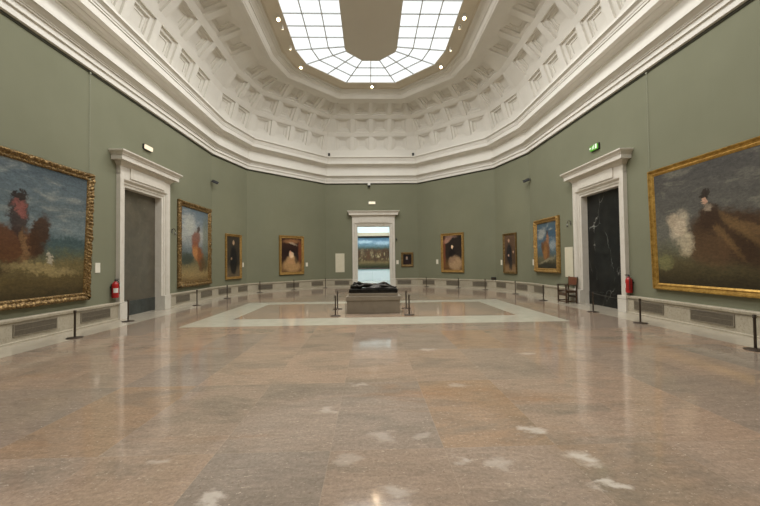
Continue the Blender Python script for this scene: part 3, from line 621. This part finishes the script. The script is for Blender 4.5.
for (w, a, b, where) in GR:
    t = wall_thing('vent_grille', w, (a + b) / 2, 0.13, 0.086); L = b - a
    tag(t, 'grey vent grille ' + where, 'vent', 'vent grilles in the stone plinth')
    mb = MB(); mb.box(-L / 2, L / 2, -0.006, 0.0, 0, .27); mb.build('backing', M['grillback'], t)
    mb = MB(); mb.box(-L / 2, L / 2, -.016, -.004, 0, .022); mb.box(-L / 2, L / 2, -.016, -.004, .248, .27); mb.box(-L / 2, -L / 2 + .022, -.016, -.004, .022, .248); mb.box(L / 2 - .022, L / 2, -.016, -.004, .022, .248)
    k = int(L / .022)
    for q in range(1, k): x = -L / 2 + L * q / k; mb.box(x - .0035, x + .0035, -.014, -.004, .02, .25)
    mb.box(-L / 2, L / 2, -.013, -.004, .131, .139)
    mb.build('grate', M['greymetal'], t)

# ------------------------------------------------------------------ stanchions and cords
def make_post():
    t = empty('barrier_post')
    mb = MB(); mb.lathe([(.155, 0), (.157, .006), (.155, .014), (.10, .022), (.03, .028), (.022, .034)], 32); mb.build('base', M['post'], t)
    mb = MB(); mb.lathe([(.021, .028), (.021, .56)], 14); mb.build('pole', M['post'], t)
    mb = MB(); mb.lathe([(.021, .545), (.028, .55), (.028, .57), (.022, .575), (.022, .585), (.030, .59), (.030, .605), (.014, .612)], 14); mb.build('cap', M['post'], t)
    return t
PST = [(-6.70, 8.24, 'barrier post below the largest left painting'), (-7.03, 10.51, 'barrier post in front of the left doorway'), (-6.88, 14.28, 'barrier post by the near edge of the tall orange brown painting'),
       (-6.80, 17.05, 'barrier post between the tall orange brown and the narrow dark paintings'), (-6.24, 20.2, 'barrier post at the corner past the narrow dark painting'), (-4.70, 21.75, 'barrier post in front of the pale gown painting on the angled back left wall'), (-3.0, 23.1, 'barrier post before the cream text panel on the back wall'),
       (3.4, 22.9, 'barrier post past the smallest painting on the back wall side'), (5.1, 21.5, 'barrier post in front of the tan gown painting on the angled back right wall'), (6.2, 19.9, 'barrier post before the corner next to the narrow brown painting'), (6.75, 17.1, 'barrier post between the narrow brown and the blue sky paintings'),
       (6.70, 14.2, 'barrier post before the blue sky painting next to the wooden armchair'), (6.64, 10.9, 'barrier post in front of the right doorway'), (6.57, 8.88, 'barrier post at the far edge of the largest right painting'), (6.51, 6.13, 'nearest barrier post on the right, in front of the largest right painting'),
       (-1.2, 10.92, 'barrier post at the front left corner of the pedestal'), (-1.28, 12.5, 'barrier post at the rear left corner of the pedestal'), (1.01, 10.89, 'barrier post at the front right corner of the pedestal'), (1.07, 12.4, 'barrier post at the rear right corner of the pedestal')]
proto = make_post()
for i, (x, y, lab) in enumerate(PST):
    o = proto if i == 0 else copy_tree(proto); o.location = (x, y, 0)
    tag(o, 'dark ' + lab, 'barrier post', 'short dark barrier posts')
for (a, b, lab) in [(0, 1, 'thin grey cord between the two posts nearest the left doorway'), (12, 13, 'thin grey cord from the post at the right doorway to the next post'), (13, 14, 'thin grey cord strung between the posts in front of the largest right painting')]:
    A = Vector((PST[a][0], PST[a][1], .58)); B = Vector((PST[b][0], PST[b][1], .58)); e = (B - A).normalized() * .036; mb = MB()
    mb.tube([A + e + (B - A - 2 * e) * t - Vector((0, 0, .05 * 4 * t * (1 - t))) for t in [i / 16 for i in range(17)]], .004, 6)
    tag(mb.build('elastic_rope', M['cord']), lab, 'rope', 'thin barrier ropes')

# ------------------------------------------------------------------ fire extinguishers
def make_ext():
    t = empty('fire_extinguisher')
    mb = MB(); mb.lathe([(.07, 0), (.085, .012), (.088, .03), (.088, .36), (.082, .40), (.06, .44), (.03, .46), (.026, .48)], 24); body = mb.build('body', M['red'], t)
    mb = MB(); mb.add([(.0888 * math.sin(-1.5 + q * .14), -.0888 * math.cos(-1.5 + q * .14), z) for z in (.15, .28) for q in range(11)], [(q, q + 1, q + 12, q + 11) for q in range(10)], True); lb = mb.build('sticker', M['white'], body); lb['label'] = 'white instruction sticker'
    mb = MB(); mb.lathe([(.022, .478), (.022, .51), (.012, .515)], 12); mb.box(-.015, .015, -.10, .03, .51, .522); mb.box(-.012, .012, -.11, .0, .535, .547); mb.cyl((0, -.0, .51), (0, .0, .54), .008); mb.build('valve_handle', M['blackmetal'], t)
    mb = MB(); mb.tube([(.02, 0, .495), (.06, -.02, .50), (.095, -.04, .44), (.10, -.045, .30), (.098, -.045, .16), (.098, -.045, .10)], .011, 8); mb.build('hose', M['rubber'], t)
    mb = MB(); mb.box(-.04, .04, .085, .10, .12, .40); mb.box(-.09, .09, .06, .095, .30, .325); mb.build('bracket', M['blackmetal'], t)
    return t
ex = make_ext(); loc, r = on_wall('left', UL(10.66), .66, .105); ex.location = loc; ex.rotation_euler = (0, 0, r); tag(ex, 'red fire extinguisher hung on the green wall beside the left doorway', 'fire extinguisher', 'fire extinguishers')
ex2 = copy_tree(ex); loc, r = on_wall('right', UR(10.52), .60, .105); ex2.location = loc; ex2.rotation_euler = (0, 0, r); tag(ex2, 'red fire extinguisher hung on the green wall beside the right doorway', 'fire extinguisher', 'fire extinguishers')

# ------------------------------------------------------------------ lit boxes over the doors
def lum(wall, u, z, label, w=.44, h=.15, face='lumi', name='emergency_light', cat='emergency light', twin=False):
    t = wall_thing(name, wall, u, z); tag(t, label, cat)
    mb = MB(); mb.box(-w / 2 - .02, w / 2 + .02, -.05, 0.003, -.02, h + .02); mb.build('housing', M['blackmetal'] if not twin else M['white'], t, .006)
    if twin:
        for sx in (-1, 1):
            mb = MB(); mb.box(sx * w / 4 - w * .21, sx * w / 4 + w * .21, -.09, -.05, 0, h); mb.build('diffuser', M[face], t, .012)
    else:
        mb = MB(); mb.box(-w / 2, w / 2, -.10, -.05, 0, h); mb.build('diffuser' if name == 'emergency_light' else 'sign_face', M[face], t, .01)
    return t, w, h
lum('left', UL(12.26), 5.45, 'lit warm white emergency light over the left doorway', .40, .13)
lum('back', HB + .02, 5.45, 'lit twin emergency light over the open back doorway', .42, .14, 'lumi', twin=True)
t, w, h = lum('right', UR(12.05), 5.33, 'lit green running figure exit sign over the right doorway', .40, .18, 'exitgreen', 'exit_sign', 'exit sign')
mb = MB()
def stroke(x0, z0_, x1, z1, wd=.016):
    d = Vector((x1 - x0, z1 - z0_)); L = d.length; a = math.atan2(d.y, d.x); mb.box(0, L, -.003, .003, -wd / 2, wd / 2, Matrix.Translation((x0, -.1035, z0_)) @ Matrix.Rotation(-a, 4, 'Y'))
stroke(.02, .125, .0, .08, .03); stroke(.0, .08, .045, .055); stroke(.045, .055, .04, .02); stroke(.0, .08, -.03, .045); stroke(-.03, .045, -.07, .045); stroke(.02, .12, .06, .095); stroke(.015, .12, -.035, .115); stroke(-.035, .115, -.05, .085)
mb.cyl((.033, -.1065, .155), (.033, -.1005, .155), .016); mb.build('running_figure', M['exitwhite'], t); mb = MB(); stroke(-.20, .09, -.11, .09, .024); stroke(-.20, .09, -.16, .125, .018); stroke(-.20, .09, -.16, .055, .018)
mb.build('arrow', M['exitwhite'], t); mb = MB(); mb.box(.11, .19, -.1065, -.1005, .02, .17)
mb.build('doorway_pictogram', M['exitwhite'], t)

# ------------------------------------------------------------------ small devices
def cctv(wall, u, z, label, turn=0.0):
    t = wall_thing('security_camera', wall, u, z); tag(t, label, 'security camera', 'small dark security cameras')
    mb = MB(); mb.box(-.04, .04, -.015, 0, -.06, .06); mb.cyl((0, -.01, 0), (0, -.12, -.03), .014); mb.build('bracket', M['steel'], t)
    m = Matrix.Translation((0, -.17, -.05)) @ Matrix.Rotation(turn, 4, 'Z') @ Matrix.Rotation(.3, 4, 'X')
    mb = MB(); mb.box(-.055, .055, -.16, .12, -.05, .05, m); mb.box(-.062, .062, -.18, .10, .05, .058, m); mb.build('camera_body', M['blackmetal'], t, .006)
    mb = MB(); mb.lathe([(.035, 0), (.035, .02), (.028, .022)], 14, m @ Matrix.Translation((0, -.16, 0)) @ Matrix.Rotation(PI / 2, 4, 'X')); mb.build('lens', M['steel'], t)
cctv('left', UL(17.18), 5.52, 'small dark camera high on the left wall above the narrow dark painting', .7)
cctv('right', .12, 5.50, 'small dark camera high on the right wall above the blue sky painting', -.7)
t = wall_thing('dome_camera', 'back', HB - .16, 6.68, .06); tag(t, 'small dome camera hung under the cornice above the back doorway', 'security camera')
mb = MB(); mb.box(-.09, .09, -.12, -.0, -.02, .14); mb.build('mount', M['white'], t, .01)
mb = MB(); mb.lathe([(.02, -.15), (.06, -.13), (.08, -.08), (.085, -.03), (.07, -.02)], 16, Matrix.Translation((0, -.07, 0))); mb.build('dome', M['blackmetal'], t)
def hook(wall, u, z, label, sx):
    t = wall_thing('wall_fixture', wall, u, z); tag(t, label, 'wall fixture', 'small wall fixtures beside the side doorways')
    mb = MB(); mb.box(-.04, .04, -.02, 0.003, -.07, .07); mb.build('wall_plate', M['steel'], t, .006)
    mb = MB(); mb.tube([(0, -.02, .05), (0, -.06, .09), (0, -.10, .08), (sx * .03, -.12, 0), (sx * .03, -.12, -.06)], .012, 8); mb.build('arm', M['post'], t)
    mb = MB(); mb.lathe([(.012, .04), (.03, .0), (.035, -.06), (.02, -.075)], 12, Matrix.Translation((sx * .03, -.12, -.08))); mb.build('head', M['steel'], t)
hook('left', UL(13.82), 2.86, 'small metal wall fixture between the left doorway and the tall painting', 1)
hook('right', UR(13.72), 3.02, 'small metal wall fixture above the cream text panel by the right doorway', -1)
t = wall_thing('wall_sensor', 'back', HB + .1 + 1.50, 3.06); tag(t, 'tiny dark sensor at the edge of the back doorway casing', 'sensor')
mb = MB(); mb.box(-.04, .04, -.15, 0, 0, .12); mb.build('sensor_body', M['blackmetal'], t, .01)
mb = MB(); mb.cyl((0, -.15, .06), (0, -.165, .06), .025); mb.build('sensor_lens', M['steel'], t)
t = wall_thing('wall_meter', 'back_right', 5.30, .523, .06); tag(t, 'small dark box standing on the plinth ledge past the tan gown painting', 'meter')
mb = MB(); mb.box(-.13, .13, -.05, .04, 0, .16); mb.build('box_body', M['blackmetal'], t, .01)
mb = MB(); mb.box(-.09, .09, -.056, -.05, .04, .12); mb.build('grille_face', M['post'], t)
for (sx, lab) in ((-1, 'left'), (1, 'right')):
    t = empty('cornice_floodlight', (sx * 2.75, ZB - .40, z0 + 1.665), 0); tag(t, 'small dark floodlight standing on the cornice at the %s corner of the back wall' % lab, 'floodlight', 'dark floodlights on the cornice')
    mb = MB(); mb.box(-.05, .05, -.05, .05, 0, .02); mb.box(-.012, .012, -.012, .012, .02, .10); mb.build('stand', M['blackmetal'], t)
    mb = MB(); mb.box(-.07, .07, -.06, .06, .08, .25, Matrix.Rotation(-.25, 4, 'X')); mb.build('lamp_body', M['blackmetal'], t, .01)
# hanging cables of the two big paintings
for (wall, u, lab, zb) in (('left', UL(9.76), 'thin painted cable hanging from the cornice down to the largest left painting', 3.9), ('right', UR(9.70), 'thin painted cable hanging from the cornice down to the largest right painting', 4.02)):
    t = wall_thing('hanging_cable', wall, u, 0); tag(t, lab, 'cable', 'painting hanging cables')
    mb = MB(); mb.cyl((0, -.034, zb), (0, -.034, 6.74), .005, n=6); mb.build('cable', M['cable'], t)
    mb = MB(); mb.box(-.02, .02, -.05, -.015, 6.72, 6.77); mb.build('cornice_clip', M['cable'], t, .004)

# ------------------------------------------------------------------ spotlights round the skylight
def lamp(x, y, z, big, label, aim):
    t = empty('ceiling_spotlight', (x, y, z)); tag(t, label, 'spotlight', 'spotlights under the skylight edge')
    d = (Vector(aim) - Vector((x, y, z - .12))).normalized(); q = d.to_track_quat('-Z', 'Y').to_matrix().to_4x4(); m = Matrix.Translation((0, 0, -.12)) @ q
    mb = MB(); mb.box(-.05, .05, -.05, .05, -.02, 0); mb.cyl((0, 0, -.02), (0, 0, -.09), .012); mb.build('bracket', M['white'], t)
    s_ = .82 if big else .55
    mb = MB(); mb.lathe([(.085 * s_, -.09 * s_), (.088 * s_, -.05 * s_), (.07 * s_, .05 * s_), (.05 * s_, .10 * s_), (.02, .11 * s_)], 18, m); mb.build('housing', M['white'], t)
    mb = MB(); mb.lathe([(.03 * s_, -.105 * s_), (.078 * s_, -.098 * s_), (.08 * s_, -.091 * s_)], 18, m); mb.build('lens', M['lens'] if big else M['smalllens'], t)
    if not big:                                            # picture light of a small spotlight
        ld = bpy.data.lights.new('picture_beam', 'SPOT'); ld.energy = 170; ld.color = (1, .82, .56); ld.spot_size = .42; ld.spot_blend = .9; ld.shadow_soft_size = .04
        lo = bpy.data.objects.new('picture_beam', ld); COL.objects.link(lo); lo.parent = t; lo.matrix_local = Matrix.Translation(Vector((0, 0, -.12)) + d * .09) @ q
    if big:
        ld = bpy.data.lights.new('spot_beam', 'SPOT'); ld.energy = 90; ld.color = (1, .78, .5); ld.spot_size = 1.0; ld.spot_blend = .8; ld.shadow_soft_size = .05
        lo = bpy.data.objects.new('spot_beam', ld); COL.objects.link(lo); lo.parent = t; lo.matrix_local = Matrix.Translation(Vector((0, 0, -.12)) + d * .13) @ q
ZL = ZR + .265
for (x, y, big, lab, aim) in [(-3.50, 18.0, 1, 'lit spotlight at the back left corner of the skylight', (-2.5, 12, 0)), (-3.72, 14.4, 1, 'bright lit spotlight on the left side of the skylight', (-2.0, 9.0, 0)),
        (.07, 19.98, 1, 'lit spotlight in the middle of the back edge of the skylight', (0, 13, 0)), (3.53, 17.9, 1, 'lit spotlight at the back right corner of the skylight', (2.5, 12, 0)), (3.76, 14.25, 1, 'bright lit spotlight on the right side of the skylight', (2.0, 9.0, 0)),
        (-3.70, 15.0, 0, 'small spotlight just past the bright one on the left side of the skylight', (-4.85, 22.1, 2.4)), (-3.68, 16.45, 0, 'small spotlight left of the skylight nearer its back left corner', (-7.2, 18.9, 2.4)),
        (3.73, 14.9, 0, 'small spotlight just past the bright one on the right side of the skylight', (4.9, 22.05, 2.4)), (3.70, 16.5, 0, 'small spotlight right of the skylight nearer its back right corner', (7.2, 18.8, 2.4))]:
    lamp(x, y, ZL, big, lab, aim)

# ------------------------------------------------------------------ pedestal and reclining bronze
t = empty('stone_pedestal', (-.055, 11.68, 0)); tag(t, 'grey brown stone pedestal in the centre of the hall below the bronze', 'pedestal')
mb = MB(); mb.box(-.83, .83, -.38, .38, 0, .40); mb.build('block', M['pedestal'], t, .008)
mb = MB(); mb.box(-.85, .85, -.40, .40, .40, .54); mb.build('top_slab', M['pedestal'], t, .012)
mb = MB(); mb.box(-.77, .77, -.34, .34, .54, .63); mb.build('upper_step', M['pedestal'], t, .01)
t = empty('bronze_sculpture', (-.055, 11.68, .63)); tag(t, 'dark bronze reclining draped figure on a mattress, on the central stone pedestal', 'sculpture')
def grid_blob(nx, ny, fn, mb):
    vs = [fn(i / nx, j / ny) for i in range(nx + 1) for j in range(ny + 1)]
    mb.add(vs, [(i * (ny + 1) + j, (i + 1) * (ny + 1) + j, (i + 1) * (ny + 1) + j + 1, i * (ny + 1) + j + 1) for i in range(nx) for j in range(ny)], True)
mb = MB()
mb.add([(-.75, -.32, .0), (.75, -.32, 0), (.75, .32, 0), (-.75, .32, 0), (-.77, -.335, .05), (.77, -.335, .05), (.77, .335, .05), (-.77, .335, .05), (-.75, -.32, .13), (.75, -.32, .13), (.75, .32, .13), (-.75, .32, .13)],
       [(3, 2, 1, 0), (8, 9, 10, 11)] + [(a + i, a + (i + 1) % 4, a + 4 + (i + 1) % 4, a + 4 + i) for a in (0, 4) for i in range(4)])
for k in range(9):
    x = -.72 + k * .18; mb.cyl((x, -.325, .02), (x, -.325, .11), .02, .015, 8)
mb.build('mattress', M['bronze'], t, .02)
mb = MB()
def pil(u, v):
    a = u * 2 * PI; b = (v - .5) * PI; se = lambda c, p: math.copysign(abs(c) ** p, c)
    return (-.54 + .2 * se(math.cos(b), .6) * se(math.cos(a), .6), .02 + .27 * se(math.cos(b), .6) * se(math.sin(a), .6), .19 + .075 * se(math.sin(b), .8) + .015 * math.sin(a * 3))
grid_blob(28, 12, pil, mb); mb.build('pillow', M['bronze'], t)
# body: one skinned surface
J = [((.10, 0, .20), .095), ((-.08, .01, .215), .085), ((-.24, .01, .235), .10), ((-.36, .01, .27), .05), ((-.41, .01, .285), .048), ((-.47, -.01, .30), .072), ((-.53, -.02, .305), .05),
     ((-.29, -.15, .235), .055), ((-.44, -.27, .20), .042), ((-.58, -.16, .275), .032), ((-.64, -.11, .285), .028), ((-.29, .17, .235), .055), ((-.46, .26, .22), .042), ((-.58, .13, .30), .032), ((-.63, .08, .31), .028),
     ((.17, -.09, .20), .085), ((.38, -.13, .20), .062), ((.58, -.12, .165), .045), ((.70, -.11, .155), .03), ((.745, -.11, .19), .022),
     ((.17, .09, .20), .085), ((.36, .15, .30), .06), ((.53, .12, .20), .045), ((.62, .11, .165), .03), ((.69, .11, .165), .022)]
E_ = [(0, 1), (1, 2), (2, 3), (3, 4), (4, 5), (5, 6), (2, 7), (7, 8), (8, 9), (9, 10), (2, 11), (11, 12), (12, 13), (13, 14), (0, 15), (15, 16), (16, 17), (17, 18), (18, 19), (0, 20), (20, 21), (21, 22), (22, 23), (23, 24)]
me = bpy.data.meshes.new('figure'); me.from_pydata([j[0] for j in J], E_, []); fig = bpy.data.objects.new('figure', me); COL.objects.link(fig); fig.parent = t; me.materials.append(M['bronze'])
sk = fig.modifiers.new('Skin', 'SKIN'); sk.use_smooth_shade = True
for i, j in enumerate(J): me.skin_vertices[0].data[i].radius = (j[1], j[1]); me.skin_vertices[0].data[i].use_root = (i == 0)
ss = fig.modifiers.new('Subdivision', 'SUBSURF'); ss.levels = 2; ss.render_levels = 2
mb = MB()
def drape(u, v):
    x = -.22 + u * .86; y = -.31 + v * .62; hump = .11 * math.exp(-((x - .05) / .2) ** 2 - (y / .2) ** 2) + .12 * math.exp(-((x - .36) / .1) ** 2 - ((y - .14) / .11) ** 2) + .05 * math.exp(-((x - .4) / .2) ** 2 - ((y + .12) / .1) ** 2)
    f = .018 * math.sin(16 * x + 9 * y) + .012 * math.sin(31 * y - 7 * x) + .01 * math.sin(23 * x - 19 * y)
    return (x + .02 * math.sin(11 * y), y, .155 + hump * (1 if x > -.1 else .6) + f * (.5 + hump * 5))
grid_blob(60, 44, drape, mb); dr = mb.build('drapery', M['bronze'], t); so = dr.modifiers.new('Solidify', 'SOLIDIFY'); so.thickness = .012
mb = MB()
def sheet(u, v):
    x = -.74 + u * 1.48; y = -.30 + v * .6; return (x, y, .136 + .006 * math.sin(14 * x + 6 * y) + .005 * math.sin(25 * y - 9 * x))
grid_blob(50, 24, sheet, mb); dr = mb.build('sheet', M['bronze'], t); so = dr.modifiers.new('Solidify', 'SOLIDIFY'); so.thickness = .01

# ------------------------------------------------------------------ wooden armchair by the right doorway (front faces the hall)
ch = empty('wooden_armchair', (7.24, 13.40, 0), -PI / 2); tag(ch, 'dark wooden armchair with russet leather back beside the right doorway', 'chair')
# local: x along the wall, -y to the hall
for sx in (-1, 1):
    mb = MB(); mb.box(sx * .28 - .022, sx * .28 + .022, -.235, -.19, 0, .66); mb.build('leg', M['wood'], ch, .004)
    mb = MB(); x = sx * .28
    mb.add([(x - .022, .15, 0), (x + .022, .15, 0), (x + .022, .195, 0), (x - .022, .195, 0), (x - .022, .15, .45), (x + .022, .15, .45), (x + .022, .195, .45), (x - .022, .195, .45), (x - .02, .205, .97), (x + .02, .205, .97), (x + .02, .24, .97), (x - .02, .24, .97)],
           [(3, 2, 1, 0), (8, 9, 10, 11)] + [(a + i, a + (i + 1) % 4, a + 4 + (i + 1) % 4, a + 4 + i) for a in (0, 4) for i in range(4)])
    mb.build('leg', M['wood'], ch, .004)
    mb = MB(); mb.box(sx * .28 - .035, sx * .28 + .035, -.26, .17, .655, .685); mb.build('armrest', M['wood'], ch, .008)
    mb = MB(); mb.box(sx * .28 - .015, sx * .28 + .015, -.19, .15, .06, .10); mb.box(sx * .28 - .015, sx * .28 + .015, -.19, .15, .39, .44); mb.build('side_stretcher', M['wood'], ch, .003)
mb = MB(); mb.box(-.26, .26, -.225, -.20, .27, .40); mb.build('front_stretcher', M['wood'], ch, .004)
mb = MB(); mb.box(-.26, .26, -.22, -.195, .03, .07); mb.build('foot_stretcher', M['wood'], ch, .004)
mb = MB(); mb.box(-.26, .26, .155, .185, .20, .27); mb.build('rear_stretcher', M['wood'], ch, .004)
mb = MB(); mb.box(-.27, .27, -.22, .17, .44, .465); mb.build('seat', M['seatleather'], ch, .01)
mb = MB(); mb.box(-.265, .265, .188, .206, .64, .96, Matrix.Translation((0, .0, 0))); mb.build('backrest', M['leather'], ch, .008)
mb = MB()
for sx in (-1, 1):
    for q in range(7): mb.lathe([(.009, 0), (.006, .006), (.001, .008)], 8, Matrix.Translation((sx * .25, .188, .66 + q * .047)) @ Matrix.Rotation(PI / 2, 4, 'X'))
mb.build('nail_heads', M['gold'], ch)

# ------------------------------------------------------------------ world, camera, view
wd = bpy.data.worlds.new('World'); scene.world = wd; wd.use_nodes = True
wd.node_tree.nodes['Background'].inputs[0].default_value = (.8, .85, .9, 1); wd.node_tree.nodes['Background'].inputs[1].default_value = 0.3

YAW, PIT, ROL, FPX = .0275, .0250, .0120, 362.0
F = Vector((math.sin(YAW) * math.cos(PIT), math.cos(YAW) * math.cos(PIT), math.sin(PIT)))
Rr = Vector((math.cos(YAW), -math.sin(YAW), 0)); Ur = Rr.cross(F)
Rc = Rr * math.cos(ROL) - Ur * math.sin(ROL); Uc = Rr * math.sin(ROL) + Ur * math.cos(ROL)
cam = bpy.data.cameras.new('camera'); co = bpy.data.objects.new('camera', cam); COL.objects.link(co)
cam.sensor_width = 36; cam.lens = 36 * FPX / 760; cam.clip_end = 200; cam.clip_start = .05
mtx = Matrix(((Rc.x, Uc.x, -F.x, -.145), (Rc.y, Uc.y, -F.y, 0), (Rc.z, Uc.z, -F.z, 1.6), (0, 0, 0, 1))); co.matrix_world = mtx
scene.camera = co
scene.view_settings.view_transform = 'Standard'; scene.view_settings.look = 'None'
scene.view_settings.exposure = 1.32; scene.view_settings.gamma = 1.0; scene.view_settings.use_curve_mapping = False
scene.cycles.use_denoising = True
scene.cycles.max_bounces = 10; scene.cycles.diffuse_bounces = 6; scene.cycles.sample_clamp_indirect = 6.0
